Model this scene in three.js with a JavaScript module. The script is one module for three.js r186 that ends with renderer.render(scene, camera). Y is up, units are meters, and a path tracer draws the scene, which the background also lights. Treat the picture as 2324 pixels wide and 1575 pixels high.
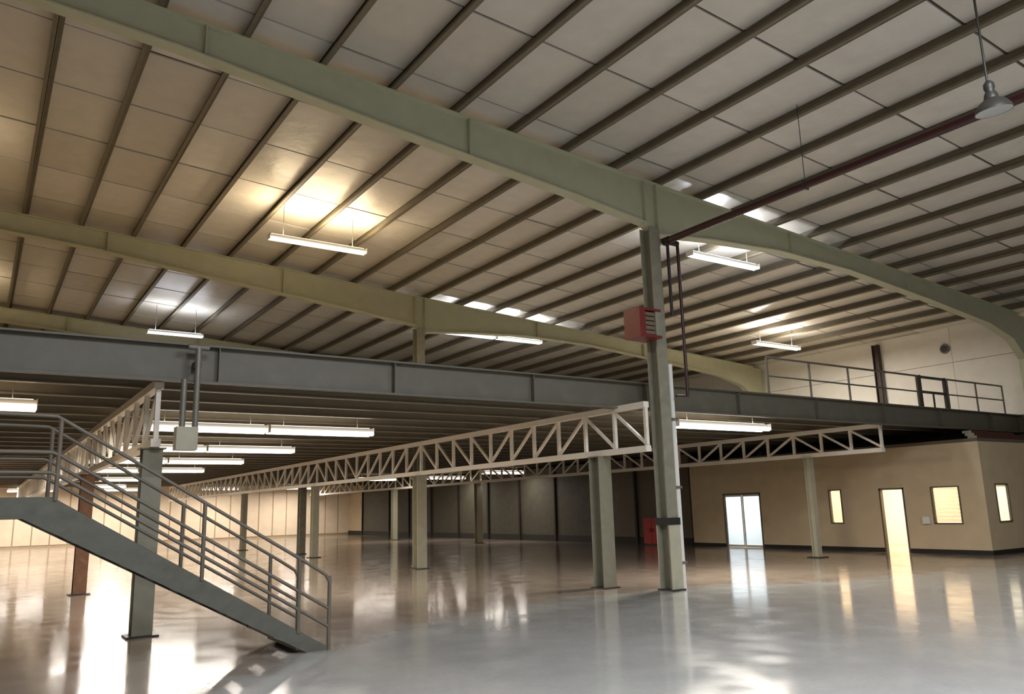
import * as THREE from 'three';
import { mergeGeometries } from 'three/addons/utils/BufferGeometryUtils.js';
import { ImprovedNoise } from 'three/addons/math/ImprovedNoise.js';
import { RectAreaLightUniformsLib } from 'three/addons/lights/RectAreaLightUniformsLib.js';
RectAreaLightUniformsLib.init();

// World: x = across the bays, y = up, depth into the hall = -z (written v below, z = -v). Metres.
const scene = new THREE.Scene();
scene.background = new THREE.Color(0x050505);
const EYE = 1.7, FOC = 1804.85, PITCH = 0.199471, ROLL = -0.0268302, YAW = 0.979483;
const camera = new THREE.PerspectiveCamera(2 * Math.atan(787.5 / FOC) * 180 / Math.PI, 2324 / 1575, 0.1, 300);
{
  const R = new THREE.Vector3(Math.sin(YAW), 0, Math.cos(YAW)), F = new THREE.Vector3(Math.cos(YAW), 0, -Math.sin(YAW)), Y = new THREE.Vector3(0, 1, 0);
  const up = Y.clone().multiplyScalar(Math.cos(PITCH)).addScaledVector(F, -Math.sin(PITCH));
  const fw = F.clone().multiplyScalar(Math.cos(PITCH)).addScaledVector(Y, Math.sin(PITCH));
  const c = Math.cos(ROLL), s = Math.sin(ROLL);
  const cx = R.clone().multiplyScalar(c).addScaledVector(up, s), cy = up.clone().multiplyScalar(c).addScaledVector(R, -s);
  camera.position.set(0, EYE, 0);
  camera.quaternion.setFromRotationMatrix(new THREE.Matrix4().makeBasis(cx, cy, fw.clone().negate()));
  camera.updateMatrixWorld(true); camera.updateProjectionMatrix();
}
scene.add(camera);
const renderer = new THREE.WebGLRenderer({ antialias: true });
renderer.toneMapping = THREE.LinearToneMapping;
renderer.toneMappingExposure = 0.78;
renderer.shadowMap.enabled = true;

// lamp strengths (per group of fittings)
const GOLD = 0xffe5bc, WARM = 0xffe6c6, SOFT = 0xfff5e8, COOL = 0xf1f5ff, DAYW = 0xfff6ea;
const L_ROOF_DOWN = 150, L_ROOF_UP = 120, L_FRONT = 600, L_UNDER = 150, L_BACK = 330;

// ---------------------------------------------------------------- helpers
let seed = 7;
const rnd = () => { seed = (seed * 1664525 + 1013904223) >>> 0; return seed / 4294967296; };
const rr = (a, b) => a + (b - a) * rnd();
const perlin = new ImprovedNoise();
const used = {};
const numbered = n => { const k = used[n] = (used[n] ?? -1) + 1; return k ? `${n}_${String(k).padStart(3, '0')}` : n; };
function metreUV(g) {                                     // texture coordinates in metres, by the way each face looks
  const p = g.attributes.position, n = g.attributes.normal, uv = new Float32Array(p.count * 2);
  for (let i = 0; i < p.count; i++) {
    const ax = Math.abs(n.getX(i)), ay = Math.abs(n.getY(i)), az = Math.abs(n.getZ(i));
    const x = p.getX(i), y = p.getY(i), z = p.getZ(i);
    const [a, b] = ay > ax && ay > az ? [x, z] : ax > az ? [z, y] : [x, y];
    uv[2 * i] = a; uv[2 * i + 1] = b;
  }
  g.setAttribute('uv', new THREE.BufferAttribute(uv, 2));
  return g;
}
const flat = g => { const f = g.index ? g.toNonIndexed() : g; for (const k of Object.keys(f.attributes)) if (!['position', 'normal', 'uv'].includes(k)) f.deleteAttribute(k); return f; };
function box(u0, u1, y0, y1, v0, v1) {
  const g = new THREE.BoxGeometry(u1 - u0, y1 - y0, v1 - v0);
  g.translate((u0 + u1) / 2, (y0 + y1) / 2, -(v0 + v1) / 2);
  return flat(g);
}
const P = (u, y, v) => new THREE.Vector3(u, y, -v);
function bar(a, b, w, h) {                                // rectangular bar from a to b, h upwards
  const d = b.clone().sub(a), len = d.length(), z = d.clone().normalize();
  let up = new THREE.Vector3(0, 1, 0); if (Math.abs(z.y) > 0.97) up = new THREE.Vector3(1, 0, 0);
  const x = new THREE.Vector3().crossVectors(up, z).normalize(), y = new THREE.Vector3().crossVectors(z, x);
  const g = new THREE.BoxGeometry(w, h, len);
  g.applyMatrix4(new THREE.Matrix4().makeBasis(x, y, z).setPosition(a.clone().add(b).multiplyScalar(0.5)));
  return flat(g);
}
function rod(a, b, r, n = 12, r2 = r) {
  const d = b.clone().sub(a), g = new THREE.CylinderGeometry(r2, r, d.length(), n);
  g.applyQuaternion(new THREE.Quaternion().setFromUnitVectors(new THREE.Vector3(0, 1, 0), d.normalize()));
  const m = a.clone().add(b).multiplyScalar(0.5); g.translate(m.x, m.y, m.z);
  return flat(g);
}
function tube(pts, r, n = 10, seg = 40) {
  const c = new THREE.CurvePath();
  for (let i = 0; i < pts.length - 1; i++) c.add(new THREE.LineCurve3(pts[i], pts[i + 1]));
  return flat(new THREE.TubeGeometry(new THREE.CatmullRomCurve3(pts, false, 'catmullrom', 0.02), seg, r, n));
}
function profile(points, depth, u = 0) {                  // outline in (u, y) extruded along depth from v=-depth/2
  const s = new THREE.Shape(points.map(q => new THREE.Vector2(q[0], q[1])));
  const g = new THREE.ExtrudeGeometry(s, { depth, bevelEnabled: false });
  g.translate(0, 0, -depth / 2);
  return flat(g);
}
function hsection(u, v, y0, y1, w, d, t = 0.022) {         // H column: flanges face the depth direction
  return [box(u - w / 2, u + w / 2, y0, y1, v - d / 2, v - d / 2 + t), box(u - w / 2, u + w / 2, y0, y1, v + d / 2 - t, v + d / 2), box(u - t / 2, u + t / 2, y0, y1, v - d / 2 + t, v + d / 2 - t)];
}
function shade(o) { o.castShadow = true; o.receiveShadow = true; return o; }
function part(name, geos, mat, parent, label) {
  const list = (Array.isArray(geos) ? geos : [geos]).map(flat);
  const g = list.length > 1 ? mergeGeometries(list) : list[0];
  metreUV(g);
  let root = parent; while (root && root.parent && root.parent !== scene) root = root.parent;
  const b = root && root !== scene ? root.position : null;
  if (b) g.translate(-b.x, -b.y, -b.z);
  const m = shade(new THREE.Mesh(g, mat)); m.name = parent === scene ? numbered(name) : name;
  if (parent !== scene) { const k = parent.userData.__n ??= {}; const c = k[name] = (k[name] ?? -1) + 1; if (c) m.name = `${name}_${String(c).padStart(3, '0')}`; }
  if (label) m.userData.label = label;
  parent.add(m);
  return m;
}
function thing(name, label, category, [u, y, v], group) {
  const o = new THREE.Group(); o.name = numbered(name); o.position.set(u, y, -v);
  o.userData = { label, category }; if (group) o.userData.group = group;
  scene.add(o); return o;
}
function structure(name, [u, y, v] = [0, 0, 0], label) {
  const o = new THREE.Group(); o.name = name; o.position.set(u, y, -v); o.userData = { kind: 'structure' };
  if (label) o.userData.label = label;
  scene.add(o); return o;
}
// ---------------------------------------------------------------- textures
function fbm(x, y, o = 4, s = 0) { let a = 0, f = 1, w = 0.5; for (let i = 0; i < o; i++) { a += w * perlin.noise(x * f, y * f, s + i * 7.3); f *= 2.03; w *= 0.5; } return a; }
function tileNoise(px, py, W, per, oct, s) {               // wraps by blending
  const x = px / W * per, y = py / W * per, tx = px / W, ty = py / W, f = (a, b) => fbm(a, b, oct, s);
  return (f(x, y) * (1 - tx) * (1 - ty) + f(x - per, y) * tx * (1 - ty) + f(x, y - per) * (1 - tx) * ty + f(x - per, y - per) * tx * ty);
}
function tex(W, H, fn, size, srgb) {
  const d = new Uint8Array(W * H * 4);
  for (let j = 0; j < H; j++) for (let i = 0; i < W; i++) { const c = fn(i, j); const k = 4 * (j * W + i); d[k] = Math.max(0, Math.min(255, c[0])); d[k + 1] = Math.max(0, Math.min(255, c[1])); d[k + 2] = Math.max(0, Math.min(255, c[2])); d[k + 3] = 255; }
  const t = new THREE.DataTexture(d, W, H, THREE.RGBAFormat); t.wrapS = t.wrapT = THREE.RepeatWrapping; t.magFilter = THREE.LinearFilter; t.minFilter = THREE.LinearMipmapLinearFilter; t.generateMipmaps = true;
  if (size) t.repeat.set(1 / size[0], 1 / size[1]);
  if (srgb) t.colorSpace = THREE.SRGBColorSpace;
  t.needsUpdate = true; return t;
}
const hexc = h => [(h >> 16) & 255, (h >> 8) & 255, h & 255];
function mottled(hex, amp, size, per = 6, s = 0, speck = 0) {
  const c = hexc(hex);
  return tex(256, 256, (i, j) => { const n = tileNoise(i, j, 256, per, 4, s) * amp + (rnd() - 0.5) * speck; return [c[0] + n, c[1] + n, c[2] + n * 0.92]; }, [size, size], true);
}
function greyNoise(lo, hi, size, per, s) { return tex(256, 256, (i, j) => { const n = 0.5 + tileNoise(i, j, 256, per, 4, s); const g = 255 * (lo + (hi - lo) * Math.max(0, Math.min(1, n))); return [g, g, g]; }, [size, size]); }
const std = (hex, o = {}) => new THREE.MeshStandardMaterial({ color: hex, roughness: 0.6, ...o });
const painted = (hex, amp, size, s, o = {}) => new THREE.MeshStandardMaterial({ map: mottled(hex, amp, size, 6, s, 5), roughness: 0.55, ...o });
const M = {
  frame: painted(0xb6b69b, 18, 2.4, 1, { roughness: 0.5 }),
  column: painted(0x858270, 22, 1.3, 2, { roughness: 0.5 }),
  columnPale: painted(0xa9a58f, 22, 1.3, 3, { roughness: 0.5 }),
  rust: painted(0x7a5a44, 34, 0.8, 4, { roughness: 0.75 }),
  truss: painted(0xe4ddce, 16, 1.1, 5, { roughness: 0.45 }),
  fascia: painted(0x625e51, 14, 2.0, 6, { roughness: 0.5 }),
  joist: painted(0x77705f, 18, 1.6, 7, { roughness: 0.5 }),
  soffit: painted(0xa79c8a, 18, 2.2, 8, { roughness: 0.45 }),
  purlin: painted(0x6e6655, 16, 1.1, 9, { roughness: 0.6 }),
  slab: std(0x4e463a, { roughness: 0.9 }),
  stair: painted(0x55554b, 22, 0.9, 10, { roughness: 0.5 }),
  stairRail: painted(0x625c50, 18, 0.7, 11, { roughness: 0.45 }),
  office: painted(0xcbb795, 14, 2.5, 12, { roughness: 0.7 }),
  officeTop: std(0x6a604e, { roughness: 0.85 }),
  plinth: std(0x241f19, { roughness: 0.7 }),
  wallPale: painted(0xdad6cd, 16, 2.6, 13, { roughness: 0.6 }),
  wallPeach: painted(0xd4c4ae, 16, 3.0, 14, { roughness: 0.7 }),
  wallTan: painted(0xa8957a, 16, 2.6, 15, { roughness: 0.65 }),
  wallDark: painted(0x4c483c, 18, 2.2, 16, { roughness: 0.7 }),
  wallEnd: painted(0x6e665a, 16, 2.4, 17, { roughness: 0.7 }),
  redPipe: painted(0x30100e, 16, 0.5, 18, { roughness: 0.4 }),
  blackPipe: painted(0x1b1614, 10, 0.4, 19, { roughness: 0.5 }),
  redBox: painted(0x6a1715, 24, 0.5, 20, { roughness: 0.45 }),
  cabinetRed: painted(0xb0201e, 18, 0.6, 25, { roughness: 0.45 }),
  boxFace: painted(0x6b5d48, 20, 0.4, 21),
  white: std(0xd8d6cf, { roughness: 0.5 }),
  darkMetal: std(0x3a3833, { roughness: 0.45, metalness: 0.3 }),
  greyMetal: painted(0x77756c, 18, 0.5, 22, { roughness: 0.4, metalness: 0.3 }),
  alu: std(0xc9c7c0, { roughness: 0.22, metalness: 0.9 }),
  bandBlack: std(0x161514, { roughness: 0.6 }),
  darkBrown: painted(0x40312a, 14, 0.6, 24, { roughness: 0.6 }),
  timber: painted(0x5a3428, 26, 0.6, 23, { roughness: 0.8 }),
  doorFrame: std(0x5f5645, { roughness: 0.5 }),
  roomWhite: std(0xe4e0d6, { roughness: 0.8 }),
  frost: new THREE.MeshPhysicalMaterial({ color: 0xe9f0f2, roughness: 0.95, transmission: 0.85, thickness: 0 }),
  blind: new THREE.MeshPhysicalMaterial({ color: 0xfffbee, roughness: 0.95, transmission: 0.6, thickness: 0 }),
  glass: new THREE.MeshPhysicalMaterial({ color: 0xffffff, roughness: 0.05, transmission: 1, thickness: 0 }),
  lens: new THREE.MeshPhysicalMaterial({ color: 0xf4f4f0, roughness: 0.25, transmission: 0.6, thickness: 0 }),
};
const ripple = greyNoise(0, 1, 1.6, 5, 31);
const PANEL = [0xcac5bb, 0xc4beb3, 0xcfcac1].map((h, i) => new THREE.MeshStandardMaterial({ map: mottled(h, 14, 1.9, 5, 40 + i, 4), roughness: 0.38, bumpMap: ripple, bumpScale: 0.012 }));
const tubeGlow = hex => new THREE.MeshStandardMaterial({ color: 0xffffff, emissive: hex, emissiveIntensity: 2.6, roughness: 0.4 });
const GLOW = { [GOLD]: tubeGlow(GOLD), [WARM]: tubeGlow(WARM), [SOFT]: tubeGlow(SOFT), [COOL]: tubeGlow(COOL), [DAYW]: tubeGlow(DAYW) };

// ---------------------------------------------------------------- setting
const U0 = -8, U1 = 29, V0 = -8, V1 = 60;                 // inside faces of the outer walls
const roofY = u => 9.47 - 0.0668 * u;                     // top of the roof frames
const SL = Math.atan(0.0668);
{ // floor: one polished slab; grey front bay, brown beyond: cool light and mezzanine shade painted into the colour
  const fx = 1024, fy = 2048, sx = U1 - U0 + 0.6, sy = V1 - V0 + 0.6;
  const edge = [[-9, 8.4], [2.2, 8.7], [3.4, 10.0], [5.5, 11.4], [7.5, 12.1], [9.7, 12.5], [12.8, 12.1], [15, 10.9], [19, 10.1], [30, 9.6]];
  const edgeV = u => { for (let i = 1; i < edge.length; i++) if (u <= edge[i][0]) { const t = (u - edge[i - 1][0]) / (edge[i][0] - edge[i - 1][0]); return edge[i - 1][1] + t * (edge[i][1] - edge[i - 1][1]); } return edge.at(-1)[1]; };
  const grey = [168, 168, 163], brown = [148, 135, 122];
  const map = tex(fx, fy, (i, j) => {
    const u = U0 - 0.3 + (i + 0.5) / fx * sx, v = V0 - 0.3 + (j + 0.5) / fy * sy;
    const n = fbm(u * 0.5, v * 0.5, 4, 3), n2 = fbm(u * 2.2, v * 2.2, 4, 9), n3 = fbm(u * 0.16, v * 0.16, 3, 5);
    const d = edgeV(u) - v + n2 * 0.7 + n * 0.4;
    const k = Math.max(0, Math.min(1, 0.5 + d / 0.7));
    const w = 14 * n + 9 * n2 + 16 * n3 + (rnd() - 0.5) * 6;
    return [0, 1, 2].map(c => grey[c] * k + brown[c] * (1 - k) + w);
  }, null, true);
  const rough = tex(512, 512, (i, j) => { const n = tileNoise(i, j, 512, 9, 5, 12); const g = 255 * Math.max(0.07, Math.min(0.34, 0.15 + n * 0.2)); return [g, g, g]; }, null);
  rough.repeat.set(8, 14);
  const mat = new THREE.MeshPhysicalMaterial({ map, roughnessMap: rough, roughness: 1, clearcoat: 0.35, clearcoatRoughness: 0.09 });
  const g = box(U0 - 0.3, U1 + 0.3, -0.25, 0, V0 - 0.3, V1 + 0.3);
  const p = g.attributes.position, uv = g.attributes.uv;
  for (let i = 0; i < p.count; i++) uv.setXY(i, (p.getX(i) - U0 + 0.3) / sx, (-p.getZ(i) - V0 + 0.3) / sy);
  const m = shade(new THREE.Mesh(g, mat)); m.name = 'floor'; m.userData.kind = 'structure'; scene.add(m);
}
{ // ceiling: dark roof slab, purlins, and pale liner panels between them
  const c = structure('ceiling');
  const yv = (u, dy) => roofY(u) + dy;
  const s = new THREE.Shape([[U0 - 0.3, yv(U0 - 0.3, 0.24)], [U1 + 0.3, yv(U1 + 0.3, 0.24)], [U1 + 0.3, yv(U1 + 0.3, 0.44)], [U0 - 0.3, yv(U0 - 0.3, 0.44)]].map(q => new THREE.Vector2(...q)));
  const sg = new THREE.ExtrudeGeometry(s, { depth: V1 - V0 + 0.6, bevelEnabled: false }); sg.translate(0, 0, -(V1 + 0.3));
  part('roof_slab', sg, M.slab, c);
  const step = 1.3, first = 3.05 - 8 * step;
  const pl = V1 - V0 + 0.1, vm = -(V0 + V1) / 2;
  const zsec = metreUV(mergeGeometries([[-0.01, 0.01, 0, 0.2], [-0.08, 0.0, 0, 0.018], [0, 0.08, 0.182, 0.2], [-0.08, -0.065, 0.018, 0.05]].map(([a, b, y0, y1]) => { const g = new THREE.BoxGeometry(b - a, y1 - y0, pl); g.translate((a + b) / 2, (y0 + y1) / 2, 0); return flat(g); })));
  const rows = [];
  for (let k = 0; ; k++) {
    const u = first + k * step; if (u > U1 - 0.1) break;
    rows.push(u);
    const m = shade(new THREE.Mesh(zsec, M.purlin)); m.name = k ? `purlin_${String(k).padStart(3, '0')}` : 'purlin';
    m.position.set(u, roofY(u) + 0.005, vm); m.rotation.z = -SL; c.add(m);
  }
  const PLEN = 2.1, w = (step - 0.045) / Math.cos(SL), pg = flat(new THREE.BoxGeometry(w, 0.03, PLEN - 0.05)); metreUV(pg);
  const cells = [], fr = new THREE.Frustum().setFromProjectionMatrix(new THREE.Matrix4().multiplyMatrices(camera.projectionMatrix, camera.matrixWorldInverse));
  for (let r = -1; r < rows.length; r++) for (let v = 12.6 - 10 * PLEN + 0.02; v < V1 - 1; v += PLEN) {
    const u = r < 0 ? rows[0] - step / 2 : rows[r] + step / 2; if (u > U1 - 0.45 || u < U0 + 0.4 || v - PLEN / 2 < V0) continue;
    const pos = new THREE.Vector3(u, roofY(u) + 0.222 + rr(-0.004, 0.004), -v);
    const d = pos.distanceTo(camera.position), seen = fr.intersectsSphere(new THREE.Sphere(pos, 1.1));
    cells.push({ pos, tilt: rr(-0.008, 0.008), roll: rr(-0.006, 0.006), mat: PANEL[Math.floor(rnd() * 3)], score: (seen ? 1 : 0) * (pos.y - EYE) / (d * d * d), });
  }
  cells.sort((a, b) => b.score - a.score);
  const rest = [];
  cells.forEach((q, i) => {
    const m = shade(new THREE.Mesh(pg, q.mat)); m.position.copy(q.pos); m.rotation.set(q.tilt, 0, -SL + q.roll);
    if (i < 300) { m.name = i ? `liner_panel_${String(i).padStart(3, '0')}` : 'liner_panel'; c.add(m); }
    else { m.updateMatrix(); rest.push(pg.clone().applyMatrix4(m.matrix)); }
  });
  const o = shade(new THREE.Mesh(mergeGeometries(rest), PANEL[0])); o.name = 'far_liner_panels'; o.userData.kind = 'stuff'; c.add(o);
}
{ // outer walls, with thickness; the far side wall above the mezzanine is clad in long level sheets
  const top = u => roofY(u) + 0.3;
  part('wall_left', box(U0 - 0.3, U0, 0, top(U0), V0, V1), M.wallTan, scene).userData.kind = 'structure';
  part('wall_front', profile([[U0 - 0.3, 0], [U1 + 0.3, 0], [U1 + 0.3, top(U1)], [U0 - 0.3, top(U0)]], 0.3).translate(0, 0, -V0 + 0.15), M.wallEnd, scene).userData.kind = 'structure';
  const wb = structure('wall_back', [10, 0, V1]);
  part('wall_core', profile([[U0 - 0.3, 0], [U1 + 0.3, 0], [U1 + 0.3, top(U1)], [U0 - 0.3, top(U0)]], 0.27).translate(0, 0, -V1 - 0.165), M.wallTan, wb);
  for (let u = U0; u < 24; u += 1.02) part('cladding_sheet', box(u + 0.04, u + 0.98, 0.15, 4.12, V1 - 0.005, V1 + 0.03), M.wallPeach, wb);
  const wr = structure('wall_right', [U1, 0, 0]);
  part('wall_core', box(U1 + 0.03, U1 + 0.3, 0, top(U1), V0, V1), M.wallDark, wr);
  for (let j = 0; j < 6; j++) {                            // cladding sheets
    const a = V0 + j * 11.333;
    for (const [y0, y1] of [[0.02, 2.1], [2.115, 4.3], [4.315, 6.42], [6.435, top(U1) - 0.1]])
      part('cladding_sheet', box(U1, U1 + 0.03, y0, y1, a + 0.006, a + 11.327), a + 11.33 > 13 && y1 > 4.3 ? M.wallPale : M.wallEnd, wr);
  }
  // partition under the mezzanine, in line with the office front: pale sheets in the far corner, dark ones nearer
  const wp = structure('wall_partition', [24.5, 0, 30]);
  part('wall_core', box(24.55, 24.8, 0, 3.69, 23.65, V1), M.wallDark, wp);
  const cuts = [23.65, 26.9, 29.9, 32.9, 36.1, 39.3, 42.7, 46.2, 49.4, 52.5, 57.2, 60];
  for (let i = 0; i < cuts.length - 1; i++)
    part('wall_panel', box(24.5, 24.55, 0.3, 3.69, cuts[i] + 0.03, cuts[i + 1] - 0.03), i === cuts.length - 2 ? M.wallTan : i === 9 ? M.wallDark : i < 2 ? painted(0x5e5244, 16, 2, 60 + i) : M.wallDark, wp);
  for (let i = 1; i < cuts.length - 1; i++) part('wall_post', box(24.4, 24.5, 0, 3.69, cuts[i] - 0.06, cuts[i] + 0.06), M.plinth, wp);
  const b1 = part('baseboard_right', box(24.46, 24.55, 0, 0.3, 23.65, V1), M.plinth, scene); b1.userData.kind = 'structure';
}
// ---------------------------------------------------------------- roof frames and their columns
const A = 12.06, BAY = 11.04;
function frame(v, label, colLabel, endLabel, colBase) {
  const b = thing('roof_beam', label, 'beam', [11.8, roofY(11.8), v], 'tapered roof beams');
  const dep = [[U0, 0.5], [2, 0.52], [5.3, 0.7], [9.6, 0.86], [11.62, 0.98], [11.98, 1.16], [13.6, 0.9], [16.1, 0.6], [19, 0.48], [22.8, 0.55], [26.2, 0.68], [27.6, 0.95], [28.3, 1.5]];
  const top = dep.map(([u]) => [u, roofY(u)]), bot = dep.map(([u, d]) => [u, roofY(u) - d]);
  part('web', profile([...bot, ...top.slice().reverse()], 0.03).translate(0, 0, -v), M.frame, b);
  const strip = (pts, t) => pts.slice(1).map((q, i) => bar(P(pts[i][0], pts[i][1] - t / 2, v), P(q[0], q[1] - t / 2, v), 0.26, t));
  part('top_flange', strip(top, 0.025), M.frame, b);
  part('bottom_flange', strip(bot, 0.03), M.frame, b);
  for (const u of [2.4, 7.2, 11.62, 11.98, 16.6, 21.8]) {
    let d = 0.5; for (let i = 1; i < dep.length; i++) if (u <= dep[i][0]) { const t = (u - dep[i - 1][0]) / (dep[i][0] - dep[i - 1][0]); d = dep[i - 1][1] + t * (dep[i][1] - dep[i - 1][1]); break; }
    part('stiffener', box(u - 0.01, u + 0.01, roofY(u) - d + 0.01, roofY(u) - 0.03, v - 0.12, v + 0.12), M.frame, b);
  }
  const c = thing('steel_column', colLabel, 'column', [11.8, colBase, v], 'columns carrying the roof beams');
  part('shaft', hsection(11.8, v, colBase, roofY(11.8) - 1.07, 0.28, 0.32, 0.03), M.column, c);
  part('base_plate', box(11.8 - 0.18, 11.8 + 0.18, colBase, colBase + 0.03, v - 0.22, v + 0.22), M.darkMetal, c);
  const e = thing('end_column', endLabel, 'column', [28.65, 0, v], 'columns against the far side wall');
  const y28 = roofY(28.3) - 1.5;
  part('shaft', [profile([[28.45, 0], [28.95, 0], [28.95, roofY(28.95) - 0.02], [28.3, roofY(28.3) - 0.02], [28.3, y28]], 0.03).translate(0, 0, -v),
    bar(P(28.45, 0, v), P(28.3, y28, v), 0.26, 0.03), box(28.93, 28.96, 0, roofY(28.95) - 0.05, v - 0.13, v + 0.13)], M.frame, e);
  return c;
}
const mainColumn = frame(A, 'nearest pale green tapered roof beam, crossing the picture from top left down to the steel column', 'tall steel column in the foreground right of centre, rising from floor to roof past the mezzanine edge', 'dark flared steel column at the far right edge where the nearest roof beam meets the wall', 0);
frame(A + BAY, 'second roof beam, lit yellow by the strip light in front of it', 'steel column carrying the second roof beam, standing beside the bright white ceiling light', 'flared end column at the right wall under the second roof beam', 0);
frame(A + 2 * BAY, 'third roof beam, just showing at the left edge above the mezzanine edge', 'column carrying the third roof beam, behind the mezzanine edge left of centre', 'flared end column at the right wall under the third roof beam', 0);
part('strap', box(11.64, 11.96, 1.28, 1.42, A - 0.2, A + 0.19), M.bandBlack, mainColumn, 'black strap around the column');
part('base_guard', hsection(11.8, A, 0.03, 1.28, 0.3, 0.37, 0.02), M.columnPale, mainColumn, 'pale scuffed base guard');
{
  const p = thing('downpipe', 'pale round pipe running down the right side of the foreground steel column', 'pipe', [12.06, 0, A - 0.08]);
  part('pipe', rod(P(12.06, 0, A - 0.08), P(12.06, 4.6, A - 0.08), 0.055, 14), M.white, p);
  for (const y of [0.5, 2.0, 3.4]) part('clip', box(11.985, 12.13, y, y + 0.05, A - 0.15, A - 0.01), M.greyMetal, p);
}
// ---------------------------------------------------------------- mezzanine
const ME = 12.7, MT = 4.3, MB = 3.7;
{
  const m = structure('mezzanine_floor', [10, MT, 36], 'grey steel mezzanine floor with a deep edge beam');
  part('deck_plate', box(U0, U1, 4.15, 4.3, ME + 0.1, V1), M.soffit, m);
  part('edge_beam', [box(U0, U1, MB, MT, ME + 0.06, ME + 0.1), box(U0, U1, MB, MB + 0.03, ME - 0.06, ME + 0.1), box(U0, U1, MT - 0.03, MT, ME - 0.06, ME + 0.1)], M.fascia, m);
  for (let u = U0 + 2; u < U1; u += 3) part('edge_stiffener', box(u - 0.008, u + 0.008, MB + 0.03, MT - 0.03, ME - 0.05, ME + 0.06), M.fascia, m);
  for (let k = 0, v = 14.1; v < V1; v += 1.38, k++) part('joist', [box(U0, U1, 3.8, 4.15, v - 0.012, v + 0.012), box(U0, U1, 3.78, 3.8, v - 0.07, v + 0.07)], M.joist, m);
}
// ---------------------------------------------------------------- trusses
function truss(u, v0, v1, yb, yt, cols, label) {
  const way = v => { if (v < cols[0]) return -1; for (let i = 1; i < cols.length; i++) if (v < cols[i]) return v < (cols[i - 1] + cols[i]) / 2 ? 1 : -1; return 1; };
  const t = thing('floor_truss', label, 'truss', [u, yb, v0], 'white lattice trusses under the mezzanine');
  const W = 0.07, n = Math.round((v1 - v0) / 1.0), st = (v1 - v0) / n;
  part('bottom_chord', box(u - 0.07, u + 0.07, yb - 0.06, yb + 0.06, v0, v1), M.truss, t);
  part('top_chord', box(u - 0.07, u + 0.07, yt - 0.12, yt, v0, v1), M.truss, t);
  const h = yt - yb - 0.18, post = metreUV(flat(new THREE.BoxGeometry(W, h, W)));
  const dl = Math.hypot(h, st), diag = metreUV(flat(new THREE.BoxGeometry(W * 0.8, dl, W * 0.8)));
  for (let i = 0; i <= n; i++) {
    const m = shade(new THREE.Mesh(post, M.truss)); m.name = i ? `post_${String(i).padStart(3, '0')}` : 'post';
    m.position.set(0, 0.06 + h / 2, -(i * st)); if (i === 0) m.position.z -= W / 2; if (i === n) m.position.z += W / 2; t.add(m);
    if (i < n) {
      const d = shade(new THREE.Mesh(diag, M.truss)); d.name = i ? `diagonal_${String(i).padStart(3, '0')}` : 'diagonal';
      d.position.set(0, 0.06 + h / 2, -((i + 0.5) * st)); d.rotation.x = Math.atan2(st, h) * way(v0 + (i + 0.5) * st); t.add(d);
    }
  }
}
truss(2.2, 12.95, 59.5, 2.8, 3.75, [13.3, 21.5, 30.9, 40.9, 50], 'white lattice truss seen almost end-on behind the staircase, starting at the left column');
truss(11.2, 11.85, 59.5, 2.8, 3.75, [13.4, 21.9, 30.9, 40.9, 50], 'white lattice truss in the middle, running back from the foreground steel column');
truss(21.2, 12.95, 59.5, 3.03, 3.78, [15.45, 25, 35, 44.8, 54], 'white lattice truss on the right, crossing in front of the lit office');
function mezzColumn(u, v, h, label, mat = M.columnPale, w = 0.3) {
  const c = thing('mezzanine_column', label, 'column', [u, 0, v], 'columns holding up the mezzanine trusses');
  part('shaft', hsection(u, v, 0.025, h - 0.06, w, w, 0.02), mat, c);
  part('base_plate', box(u - 0.22, u + 0.22, 0, 0.025, v - 0.22, v + 0.22), M.darkMetal, c);
  part('cap_plate', box(u - 0.18, u + 0.18, h - 0.08, h - 0.06, v - 0.18, v + 0.18), mat, c);
  return c;
}
mezzColumn(2.2, 13.25, 2.8, 'dark grey-green steel column behind the staircase, nearest on the left', M.column, 0.28);
mezzColumn(2.2, 21.5, 2.8, 'rusty brown column seen through the staircase railing near the left edge', M.rust, 0.28);
mezzColumn(11.2, 13.4, 2.8, 'steel column just left of the tall foreground column, under the front end of the middle truss', M.column, 0.34);
mezzColumn(11.2, 21.9, 2.8, 'pale column under the middle truss, left of the picture centre', M.columnPale, 0.32);
mezzColumn(11.2, 30.9, 2.8, 'slim pale column under the middle truss near the tan corner wall', M.columnPale, 0.26);
mezzColumn(11.2, 40.9, 2.8, 'distant thin column under the middle truss in front of the peach wall', M.columnPale, 0.26);
mezzColumn(21.2, 15.45, 3.03, 'slim column standing in front of the office between its double door and narrow window', M.columnPale, 0.2);
mezzColumn(21.2, 35.0, 3.03, 'pale column before the dark partition, just right of the paired columns', M.columnPale, 0.3);
mezzColumn(21.2, 44.8, 3.03, 'pale column before the dark partition, just left of the paired columns', M.columnPale, 0.3);
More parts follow.
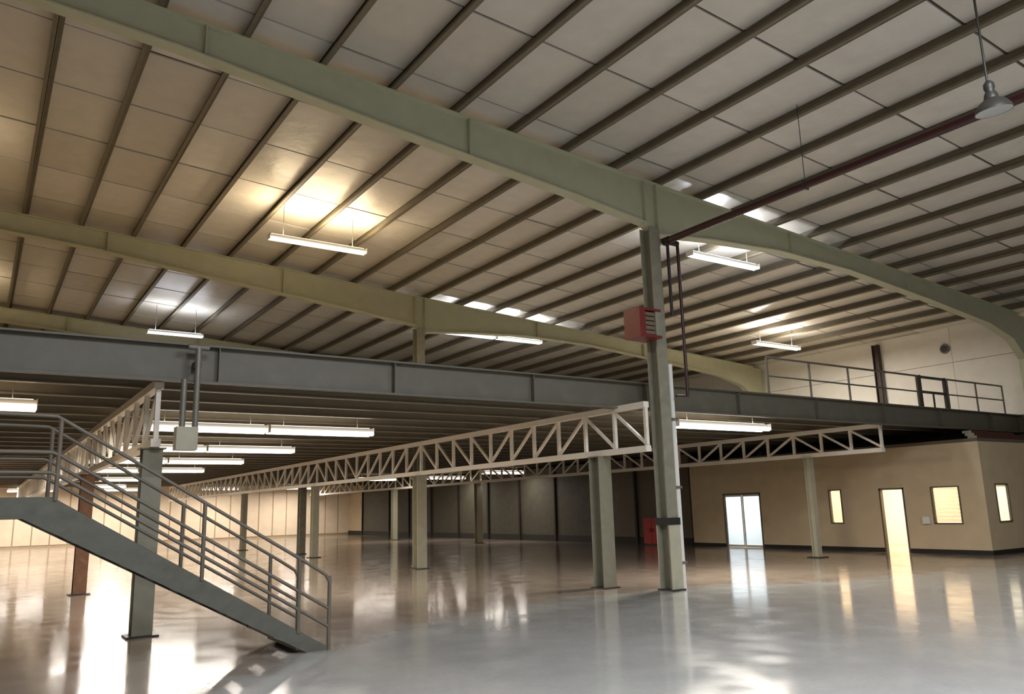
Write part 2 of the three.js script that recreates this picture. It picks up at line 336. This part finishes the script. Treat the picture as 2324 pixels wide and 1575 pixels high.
// ---------------------------------------------------------------- lamps
function areaLight(parent, hex, L, w, h, lx, ly, lz, rx) {
  const l = new THREE.RectAreaLight(hex, L, w, h); l.position.set(lx, ly, lz); l.rotation.x = rx; l.castShadow = true; parent.add(l); return l;
}
function stripLight(u, y, v, len, hex, down, up, hang, label, group, k = 1) {
  const t = thing('strip_light', label, 'light', [u, y, v], group);
  part('housing', [box(u - len / 2, u + len / 2, y - 0.035, y + 0.035, v - 0.05 * k, v + 0.05 * k), box(u - len / 2 - 0.01, u - len / 2, y - 0.06 - 0.04 * k, y + 0.04, v - 0.12 * k, v + 0.12 * k), box(u + len / 2, u + len / 2 + 0.01, y - 0.06 - 0.04 * k, y + 0.04, v - 0.12 * k, v + 0.12 * k)], M.white, t);
  for (const s of [-1, 1]) part('lamp_tube', rod(P(u - len / 2, y - 0.035 - 0.035 * k, v + s * 0.075 * k), P(u + len / 2, y - 0.035 - 0.035 * k, v + s * 0.075 * k), 0.032 * k, 10), GLOW[hex], t);
  if (up) part('uplight_strip', box(u - len / 2 + 0.05, u + len / 2 - 0.05, y + 0.035, y + 0.05, v - 0.04, v + 0.04), GLOW[hex], t);
  if (hang) for (const s of [-1, 1]) part('hanger', rod(P(u + s * len * 0.36, y + 0.03, v), P(u + s * len * 0.36, y + hang, v), 0.008, 6), M.greyMetal, t);
  areaLight(t, hex, down, len, 0.2, 0, -0.06 - 0.045 * k, 0, -Math.PI / 2);
  if (up) areaLight(t, hex, up, len, 0.12, 0, 0.06, 0, Math.PI / 2);
  return t;
}
const roofHang = (u, y) => roofY(u) + 0.2 - y;
const roofLamp = (u, y, v, len, hex, dn, up, label) => stripLight(u, y, v, len, hex, dn, up, roofHang(u, y), label, 'strip lights hung under the roof');
roofLamp(6.65, 8.35, 18.5, 2.5, GOLD, L_ROOF_DOWN * 1.5, L_ROOF_UP * 1.5, 'warm glowing strip light hung between the two roof beams, left of centre');
roofLamp(15.6, 7.85, 13.3, 2.5, COOL, L_ROOF_DOWN, L_ROOF_UP * 2, 'cool white strip light behind the nearest roof beam, right of the tall column');
roofLamp(14.4, 7.9, 24.1, 2.0, COOL, L_ROOF_DOWN, L_ROOF_UP * 2, 'cool white strip light beside the second roof beam column, left one of the touching pair');
roofLamp(16.5, 7.9, 24.1, 2.0, COOL, L_ROOF_DOWN, L_ROOF_UP * 2, 'cool white strip light left of the red box, right one of the touching pair');
roofLamp(5.6, 8.3, 30.4, 1.9, COOL, L_ROOF_DOWN, L_ROOF_UP * 0.7, 'small distant white strip light low above the mezzanine edge on the left');
roofLamp(24.2, 7.35, 18.5, 2.5, DAYW, L_ROOF_DOWN * 2.5, L_ROOF_UP * 1.3, 'strip light near the pale end wall on the right, glowing above the mezzanine railing');
roofLamp(-2.6, 8.9, 18.5, 2.5, GOLD, L_ROOF_DOWN, L_ROOF_UP * 1.3, 'unseen warm strip light added past the left edge of the view to brighten the roof between the two beams');  // unseen lamp, added to warm and brighten the left roof panels
roofLamp(-2.2, 8.7, 30.4, 2.5, GOLD, L_ROOF_DOWN * 1.5, L_ROOF_UP * 1.6, 'warm strip light out past the left edge of the view, under the roof');
for (const [u, v, n] of [[1, 1.5, 'first'], [8, 1.5, 'second'], [1, -4, 'third'], [8, -4, 'fourth'], [15.5, 2, 'fifth'], [15.5, -3, 'sixth']])
  roofLamp(u, roofY(u) - 0.6, v, 2.5, COOL, u > 12 ? L_FRONT * 0.35 : L_FRONT * 0.95, 0, `unseen cool white strip light added to brighten the front bay and office, ${n} behind the viewer`);  // unseen fill lamps, added to light the front floor, roof and office wall
const under = (u, v, hex, L, label, len = 2.4) => stripLight(u, 3.56, v, len, hex, L, L * 0.1, 0.59, label, 'strip lights under the mezzanine', 1.6);
for (const [v, w] of [[17.35, 'first'], [22.9, 'second'], [28.2, 'third'], [33.9, 'fourth']]) {
  under(3.95, v, SOFT, L_UNDER, `left lamp of the ${w} row of strip lights under the mezzanine, counting from the front`);
  under(6.4, v, SOFT, L_UNDER, `right lamp of the ${w} row of strip lights under the mezzanine, counting from the front`);
}
under(14.9, 13.2, SOFT, L_UNDER * 2, 'large bright strip light under the mezzanine edge just right of the tall steel column', 3.2);
for (const [u, v, w] of [[6, 42, 'nearer'], [6, 51, 'middle'], [2.8, 57.3, 'far left'], [8, 57.3, 'far centre'], [14, 57.3, 'far right'], [19.5, 57.3, 'corner']])
  under(u, v, SOFT, v > 55 ? L_BACK * 0.8 : L_BACK, `${w} strip light lighting the peach back wall under the mezzanine`);
for (const [u, v, w] of [[-1, 34, 'nearest'], [-1, 46, 'middle'], [-2.5, 57.3, 'farthest']])
  under(u, v, SOFT, L_BACK, `${w} strip light under the mezzanine behind the stair landing`);
for (const [u, v, w] of [[19, 42.6, 'left'], [22.7, 41, 'middle'], [22.6, 34.8, 'right']])
  under(u, v, SOFT, L_UNDER * 0.6, `${w} strip light of the three half hidden behind the middle truss lattice`);
under(-0.5, 14.8, WARM, L_UNDER * 0.5, 'warm strip light under the mezzanine at the left edge above the stair landing');
// ---------------------------------------------------------------- staircase
{
  const VN = 10.16, VF = 11.36, X0 = 3.9, X1 = 0.7, LH = 1.93, SLP = LH / (X0 - X1);
  const t = thing('steel_staircase', 'grey steel staircase with landing and tube railings in front of the left column', 'staircase', [2.3, 0, 10.76]);
  const yAt = u => (X0 - u) * SLP;
  const D = 0.26;                                          // stringer depth, upright
  for (const v of [VN, VF]) {
    part('stringer', profile([[X0, 0], [X0 - 0.28, 0], [X1 - 0.25, LH - 0.02 - 0.19], [-1.2, LH - 0.21], [-1.2, LH + 0.02], [X1, LH + 0.02], [X0, 0.03]], 0.012).translate(0, 0, -v), M.stair, t);
    part('stringer_flange', [bar(P(X0, 0.025, v + (v === VN ? 0.03 : -0.03)), P(X1, LH + 0.015, v + (v === VN ? 0.03 : -0.03)), 0.07, 0.014), bar(P(X0 - 0.28, 0.01, v + (v === VN ? 0.03 : -0.03)), P(X1 - 0.25, LH - 0.2, v + (v === VN ? 0.03 : -0.03)), 0.07, 0.014)], M.darkMetal, t);
  }
  for (let i = 1; i <= 10; i++) {
    const y = i * LH / 11 - 0.09, u = X0 - i * (X0 - X1) / 11 + 0.02;
    part('tread', [box(u - 0.14, u + 0.14, y - 0.04, y, VN + 0.01, VF - 0.01)], M.greyMetal, t);
  }
  part('landing', box(-1.2, X1, LH - 0.04, LH, VN + 0.006, VF - 0.006), M.greyMetal, t);
  for (const u of [-1.1]) for (const v of [VN + 0.06, VF - 0.06]) part('landing_post', box(u - 0.05, u + 0.05, 0, LH - 0.04, v - 0.05, v + 0.05), M.stair, t);
  // second flight, out of the picture, up to the mezzanine level
  for (const v of [VN, VF]) part('upper_stringer', profile([[-1.2, LH - 0.2], [-5.2, 4.08], [-5.2, 4.32], [-1.2, LH + 0.02]], 0.012).translate(0, 0, -v), M.stair, t);
  for (let i = 1; i <= 12; i++) part('upper_tread', box(-1.2 - i * 0.305 - 0.14, -1.2 - i * 0.305 + 0.14, LH + i * 0.182 - 0.04, LH + i * 0.182, VN + 0.01, VF - 0.01), M.greyMetal, t);
  part('bridge', box(-6.6, -5.2, 4.22, 4.3, VN, ME - 0.07), M.greyMetal, t);
  for (const v of [VN, VF]) {
    const r = 0.021;
    const H = 0.9, rails = [[H, 'handrail'], [0.5, 'middle_rail'], [0.28, 'middle_rail']];
    for (const [h, n] of rails) {
      part(n, tube(n === 'handrail' ? [P(X0, yAt(X0) + H - 0.07, v), P(X0 - 0.05, H + 0.02, v), P(3.55, yAt(3.55) + H, v), P(X1, LH + H, v), P(-1.2, LH + H + 0.03, v)] : [P(X0, yAt(X0) + h, v), P(X1, LH + h, v), P(-1.2, LH + h, v)], r, 10, 60), M.stairRail, t);
    }
    for (const u of [X0, 3.5, 2.32, 0.74, -1.15]) part('railing_post', rod(P(u, Math.min(LH, Math.max(0, yAt(u))), v), P(u, Math.min(LH, Math.max(0, yAt(u))) + H, v), 0.024, 10), M.stairRail, t);
  }
}
// ---------------------------------------------------------------- office box under the mezzanine
{
  const OH = 3.27, F = 24.5, N = 12.0, E = 23.6, T = 0.12;
  const w = structure('wall_office', [F, 0, 18], 'tan flat-roofed office box with lit doors and windows');
  // front wall pieces around the openings (v ranges)
  const D1 = [20.1, 21.9], W1 = [16.68, 17.18], D2 = [14.46, 15.3], W2 = [12.72, 13.6];
  const piece = (v0, v1, y0, y1) => part('wall_panel', box(F, F + T, y0, y1, v0, v1), M.office, w);
  piece(D1[1], E, 0, OH); piece(D1[0], D1[1], 2.02, OH); piece(W1[1], D1[0], 0, OH);
  piece(W1[0], W1[1], 0, 0.88); piece(W1[0], W1[1], 2.02, OH); piece(D2[1], W1[0], 0, OH);
  piece(D2[0], D2[1], 2.0, OH); piece(W2[1], D2[0], 0, OH); piece(W2[0], W2[1], 0, 0.87); piece(W2[0], W2[1], 2.0, OH); piece(N, W2[0], 0, OH);
  const side = (u0, u1, y0, y1) => part('side_panel', box(u0, u1, y0, y1, N, N + T), M.office, w);
  side(F + T, 25.12, 0, OH); side(25.12, 25.9, 0, 0.9); side(25.12, 25.9, 2.03, OH); side(25.9, U1, 0, OH);
  part('end_panel', box(F + T, U1, 0, OH, E - T, E), M.office, w);
  part('inner_partition', box(F + T, U1, 0, OH - 0.1, 18.9, 19.0), M.roomWhite, w);
  part('inner_lining', [box(U1 - 0.05, U1 - 0.01, 0, OH - 0.1, N + T, E - T)], M.roomWhite, w);
  part('roof_slab', box(F, U1, OH, OH + 0.1, N, E), M.officeTop, w);
  part('baseboard', [box(F - 0.02, F, 0, 0.13, N - 0.02, D2[0]), box(F - 0.02, F, 0, 0.13, D2[1], D1[0]), box(F - 0.02, F, 0, 0.13, D1[1], E), box(F, U1, 0, 0.13, N - 0.02, N)], M.plinth, w);
  // doors and windows
  const d1 = structure('door_1', [F, 0, 21], 'pale frosted glass double door glowing cool white');
  part('door_frame', [box(F - 0.02, F + T, 0, 2.02, D1[0], D1[0] + 0.05), box(F - 0.02, F + T, 0, 2.02, D1[1] - 0.05, D1[1]), box(F - 0.02, F + T, 1.96, 2.02, D1[0], D1[1])], M.doorFrame, d1);
  for (const [a, b] of [[D1[0] + 0.05, 20.985], [21.015, D1[1] - 0.05]]) {
    const leaf = part('door_leaf', [box(F + 0.03, F + 0.07, 0.01, 0.09, a, b), box(F + 0.03, F + 0.07, 1.9, 1.96, a, b), box(F + 0.03, F + 0.07, 0.09, 1.9, a, a + 0.04), box(F + 0.03, F + 0.07, 0.09, 1.9, b - 0.04, b)], M.white, d1);
    part('pane', box(F + 0.045, F + 0.05, 0.09, 1.9, a + 0.04, b - 0.04), M.frost, leaf);
  }
  const d2 = structure('door_2', [F, 0, 14.9], 'open doorway spilling warm yellow light');
  part('door_frame', [box(F - 0.02, F + T, 0, 2.0, D2[0] - 0.0, D2[0] + 0.05), box(F - 0.02, F + T, 0, 2.0, D2[1] - 0.05, D2[1]), box(F - 0.02, F + T, 1.95, 2.0, D2[0], D2[1])], M.doorFrame, d2);
  const leaf2 = part('door_leaf', box(F + T, F + T + 0.8, 0.01, 1.94, D2[0] - 0.02, D2[0] + 0.025), M.white, d2);
  part('door_handle', rod(P(F + T + 0.72, 1.0, D2[0] + 0.02), P(F + T + 0.72, 1.0, D2[0] + 0.09), 0.015, 8), M.alu, leaf2);
  const win = (name, v0, v1, y0, y1, mat, lab, slats) => {
    const o = structure(name, [F, y0, (v0 + v1) / 2], lab);
    part('window_frame', [box(F - 0.02, F + T, y0, y0 + 0.04, v0, v1), box(F - 0.02, F + T, y1 - 0.04, y1, v0, v1), box(F - 0.02, F + T, y0 + 0.04, y1 - 0.04, v0, v0 + 0.04), box(F - 0.02, F + T, y0 + 0.04, y1 - 0.04, v1 - 0.04, v1)], M.doorFrame, o);
    part('pane', box(F + 0.03, F + 0.036, y0 + 0.04, y1 - 0.04, v0 + 0.04, v1 - 0.04), M.glass, o);
    for (let i = 0; i < slats; i++) { const y = y0 + 0.07 + i * (y1 - y0 - 0.12) / slats; part('blind_slat', box(F + 0.075, F + 0.08, y, y + (y1 - y0 - 0.12) / slats - 0.012, v0 + 0.045, v1 - 0.045), mat, o); }
  };
  win('window_1', W1[0], W1[1], 0.88, 2.02, M.blind, 'narrow lit window with a pale blind, right of the slim column', 9);
  win('window_2', W2[0], W2[1], 0.87, 2.0, M.blind, 'square window with yellow blinds beside the open doorway', 9);
  const o3 = structure('window_3', [25.5, 0.9, N], 'white lit window on the side face of the office');
  part('window_frame', [box(25.12, 25.9, 0.9, 0.94, N - 0.02, N + T), box(25.12, 25.9, 1.99, 2.03, N - 0.02, N + T), box(25.12, 25.16, 0.94, 1.99, N - 0.02, N + T), box(25.86, 25.9, 0.94, 1.99, N - 0.02, N + T)], M.doorFrame, o3);
  part('pane', box(25.16, 25.86, 0.94, 1.99, N + 0.04, N + 0.045), M.frost, o3);
  // ceiling lamps of the two rooms
  for (const [v0, hex, L, lab] of [[21.2, COOL, 90, 'ceiling panel light in the office room behind the frosted double door'], [16.8, WARM, 95, 'ceiling panel light in the office room behind the narrow window'], [13.8, WARM, 70, 'ceiling panel light in the office room behind the open doorway']]) {
    const u = 26.2, y = OH - 0.04;
    const t = thing('panel_light', lab, 'light', [u, y, v0], 'office ceiling lights');
    part('frame', [box(u - 0.62, u + 0.62, y - 0.03, y + 0.02, v0 - 0.62, v0 + 0.62)], M.white, t);
    part('diffuser', box(u - 0.58, u + 0.58, y - 0.045, y - 0.03, v0 - 0.58, v0 + 0.58), GLOW[hex], t);
    areaLight(t, hex, L, 1.16, 1.16, 0, -0.06, 0, -Math.PI / 2);
  }
  const bx = thing('control_box', 'small white box on the office wall left of the yellow-blind window', 'box', [F, 0.88, 13.8]);
  part('casing', box(F - 0.09, F - 0.001, 0.88, 1.1, 13.69, 13.92), M.white, bx);
  part('cover', box(F - 0.1, F - 0.09, 0.9, 1.08, 13.71, 13.9), M.roomWhite, bx);
}
// ---------------------------------------------------------------- pipes and small things
{
  const p = thing('sprinkler_pipe', 'dark red pipe running under the roof from the right to the tall steel column', 'pipe', [11.95, 7.25, 8]);
  part('main_pipe', rod(P(11.95, 7.25, -2), P(11.95, 7.25, 11.62), 0.075, 16), M.redPipe, p);
  part('elbow', [rod(P(11.95, 7.25, 11.62), P(11.95, 7.25, 11.78), 0.09, 16), rod(P(11.88, 7.25, 11.74), P(12.3, 7.25, 11.74), 0.06, 12)], M.blackPipe, p, 'black elbow');
  part('drop_pipe', [rod(P(12.0, 7.25, 11.74), P(12.0, 5.6, 11.74), 0.035, 12)], M.blackPipe, p);
  part('drop_pipe', [rod(P(12.3, 7.25, 11.74), P(12.3, 3.9, 11.74), 0.035, 12), rod(P(12.3, 3.9, 11.74), P(12.02, 3.9, 11.8), 0.03, 10)], M.redPipe, p);
  for (const v of [1, 3.4, 8.2]) part('pipe_hanger', [rod(P(11.95, 7.31, v), P(11.95, roofY(11.95) + 0.15, v), 0.007, 6), box(11.875, 12.025, 7.17, 7.33, v - 0.015, v + 0.015)], M.darkMetal, p);
}
{
  const b = thing('heater_box', 'dark red box with a buff grille mounted high on the tall steel column', 'box', [11.3, 5.05, 11.85]);
  const u0 = 10.95, u1 = 11.55, y0 = 5.05, y1 = 5.66, v0 = 11.62, v1 = 12.1;
  part('casing', [box(u0, u0 + 0.16, y0, y1, v0, v1), box(u0 + 0.16, u1, y1 - 0.05, y1, v0, v1), box(u0 + 0.16, u1, y0, y0 + 0.05, v0, v1), box(u0 + 0.16, u1, y0 + 0.05, y1 - 0.05, v0 + 0.12, v1)], M.redBox, b);
  part('grille', [0, 1, 2, 3, 4].map(i => box(u0 + 0.17, u1 - 0.15, y0 + 0.07 + i * 0.097, y0 + 0.145 + i * 0.097, v0 + 0.04, v0 + 0.1)), M.boxFace, b);
  part('side_cover', box(u1 - 0.14, u1, y0 + 0.05, y1 - 0.05, v0 + 0.02, v0 + 0.12), M.column, b, 'grey-green side cover');
  part('bracket', [box(u1, 11.6, y0 + 0.1, y0 + 0.16, v0 + 0.25, v1), box(u1, 11.64, y1 - 0.16, y1 - 0.1, v0 + 0.25, v1)], M.darkMetal, b);
}
{
  const u = 10.6, v = 4.4, h = 6.6;
  const l = thing('pendant_lamp', 'unlit high-bay lamp hanging on a thin rod at top right before the red pipe', 'lamp', [u, h, v]);
  part('rod', rod(P(u - 0.06, h + 0.4, v), P(u - 0.06, roofY(u) + 0.15, v), 0.016, 8), M.darkMetal, l);
  const lathe = pts => { const g = new THREE.LatheGeometry(pts.map(q => new THREE.Vector2(...q)), 28); g.rotateZ(0.12); g.scale(0.74, 0.85, 0.74); g.translate(u, h, -v); return flat(g); };
  part('gear_housing', lathe([[0.001, 0.47], [0.05, 0.47], [0.085, 0.43], [0.09, 0.36], [0.07, 0.31], [0.1, 0.27], [0.12, 0.2], [0.12, 0.15], [0.001, 0.15]]), M.darkMetal, l);
  part('reflector', lathe([[0.12, 0.17], [0.2, 0.12], [0.27, 0.04], [0.3, -0.02], [0.31, -0.02], [0.28, 0.05], [0.21, 0.135], [0.12, 0.185]]), M.darkMetal, l);
  part('lens', lathe([[0.001, -0.01], [0.15, -0.015], [0.295, -0.012], [0.295, -0.02], [0.15, -0.03], [0.001, -0.03]]), M.lens, l);
  part('bulb', (() => { const g = new THREE.SphereGeometry(0.05, 14, 10); g.translate(u - 0.01, h + 0.05, -v); return flat(g); })(), M.white, l);
}
{
  const c = thing('conduit_drop', 'grey conduit with pale junction box hanging before the mezzanine edge on the left', 'conduit', [2.65, 4.2, 12.5]);
  part('conduit', [rod(P(2.65, 4.22, 12.5), P(2.65, 3.0, 12.5), 0.045, 12), rod(P(2.5, 4.22, 12.5), P(2.8, 4.22, 12.5), 0.045, 10)], M.greyMetal, c);
  part('conduit', rod(P(2.47, 3.72, 12.52), P(2.47, 2.95, 12.52), 0.045, 12), M.greyMetal, c);
  part('junction_box', box(2.38, 2.68, 2.66, 3.0, 12.4, 12.62), M.columnPale, c, 'pale junction box');
  part('bracket', box(2.6, 2.7, 3.9, 4.0, 12.5, ME - 0.0), M.darkMetal, c);
}
// guard rails along the mezzanine edge on the right
function guard(u0, u1, v, label, mat = M.stairRail, h = 0.95, n = Math.round((u1 - u0) / 1.85)) {
  const g = thing('guard_rail', label, 'railing', [(u0 + u1) / 2, MT, v], 'railings along the mezzanine edge');
  part('top_rail', rod(P(u0, MT + h, v), P(u1, MT + h, v), 0.028, 10), mat, g);
  part('middle_rail', rod(P(u0, MT + h * 0.5, v), P(u1, MT + h * 0.5, v), 0.022, 10), mat, g);
  for (let i = 0; i <= n; i++) { const u = u0 + (u1 - u0) * i / n; part('post', rod(P(u, MT, v), P(u, MT + h, v), 0.028, 10), mat, g); }
}
guard(16.3, 23.1, ME + 0.12, 'grey tube railing on the mezzanine edge right of the tall column');
guard(24.8, 28.25, ME + 0.12, 'short grey tube railing on the mezzanine edge at the far right');
{
  const v = ME + 0.12, a = 23.25, b = 24.65;
  const g = thing('loading_gate', 'dark square gate frame in the mezzanine railing before the pale end wall', 'gate', [(a + b) / 2, MT, v]);
  for (const u of [a, b]) part('post', box(u - 0.04, u + 0.04, MT, MT + 0.98, v - 0.04, v + 0.04), M.darkMetal, g);
  for (const y of [0.93, 0.48]) part('bar', box(a + 0.04, b - 0.04, MT + y - 0.035, MT + y + 0.035, v - 0.03, v + 0.03), M.darkMetal, g);
  part('panel_upright', box((a + b) / 2 - 0.02, (a + b) / 2 + 0.02, MT + 0.02, MT + 0.45, v - 0.02, v + 0.02), M.darkMetal, g);
}
{
  const w = thing('wall_post', 'dark brown post against the pale end wall above the mezzanine', 'post', [28.9, MT, 17.47]);
  part('shaft', hsection(28.86, 17.47, MT, roofY(28.86) + 0.02, 0.2, 0.24, 0.03), M.darkBrown, w);
  part('foot', box(28.72, 28.99, MT, MT + 0.03, 17.3, 17.64), M.darkMetal, w);
  const d = thing('wall_vent', 'small round dark vent high on the pale end wall', 'vent', [28.95, 6.96, 14.88]);
  part('ring', (() => { const g = new THREE.TorusGeometry(0.15, 0.03, 8, 24); g.rotateY(Math.PI / 2); g.translate(28.97, 6.96, -14.88); return flat(g); })(), M.greyMetal, d);
  part('cover', (() => { const g = new THREE.CylinderGeometry(0.14, 0.14, 0.04, 24); g.rotateZ(Math.PI / 2); g.translate(28.98, 6.96, -14.88); return flat(g); })(), M.darkMetal, d);
}
{
  const r = thing('red_cabinet', 'dark red cabinet on the floor just left of the tall column base', 'cabinet', [24.1, 0, 25.45]);
  part('body', box(23.95, 24.38, 0.06, 1.12, 24.95, 25.95), M.cabinetRed, r);
  for (const [a, b] of [[24.97, 25.44], [25.46, 25.93]]) { const d = part('door', box(23.925, 23.95, 0.1, 1.08, a, b), M.cabinetRed, r); part('handle', box(23.9, 23.925, 0.55, 0.7, b < 25.45 ? b - 0.08 : a + 0.05, b < 25.45 ? b - 0.05 : a + 0.08), M.darkMetal, d); }
  part('plinth', box(23.98, 24.36, 0, 0.06, 24.98, 25.92), M.darkMetal, r);
}
// loose boards stored on the office roof
for (const [i, lab] of [[0, 'lowest dark reddish board lying on the front corner of the office roof'], [1, 'middle dark reddish board lying on the front corner of the office roof'], [2, 'topmost dark reddish board lying on the front corner of the office roof']]) {
  const y = 3.37 + i * 0.09;
  const b = thing('timber_board', lab, 'board', [25.4, y, 12.55], 'boards on the office roof');
  part('plank', bar(P(24.75 + i * 0.1, y + 0.045, 12.25 + i * 0.12), P(28.2 - i * 0.3, y + 0.045, 12.3 + i * 0.1), 0.28, 0.085), M.timber, b);
  part('end_cap', bar(P(24.73 + i * 0.1, y + 0.045, 12.25 + i * 0.12), P(24.75 + i * 0.1, y + 0.045, 12.25 + i * 0.12), 0.27, 0.08), M.columnPale, b, 'pale sawn end');
}
scene.traverse(o => { if (o.userData.__n) delete o.userData.__n; });
renderer.render(scene, camera);
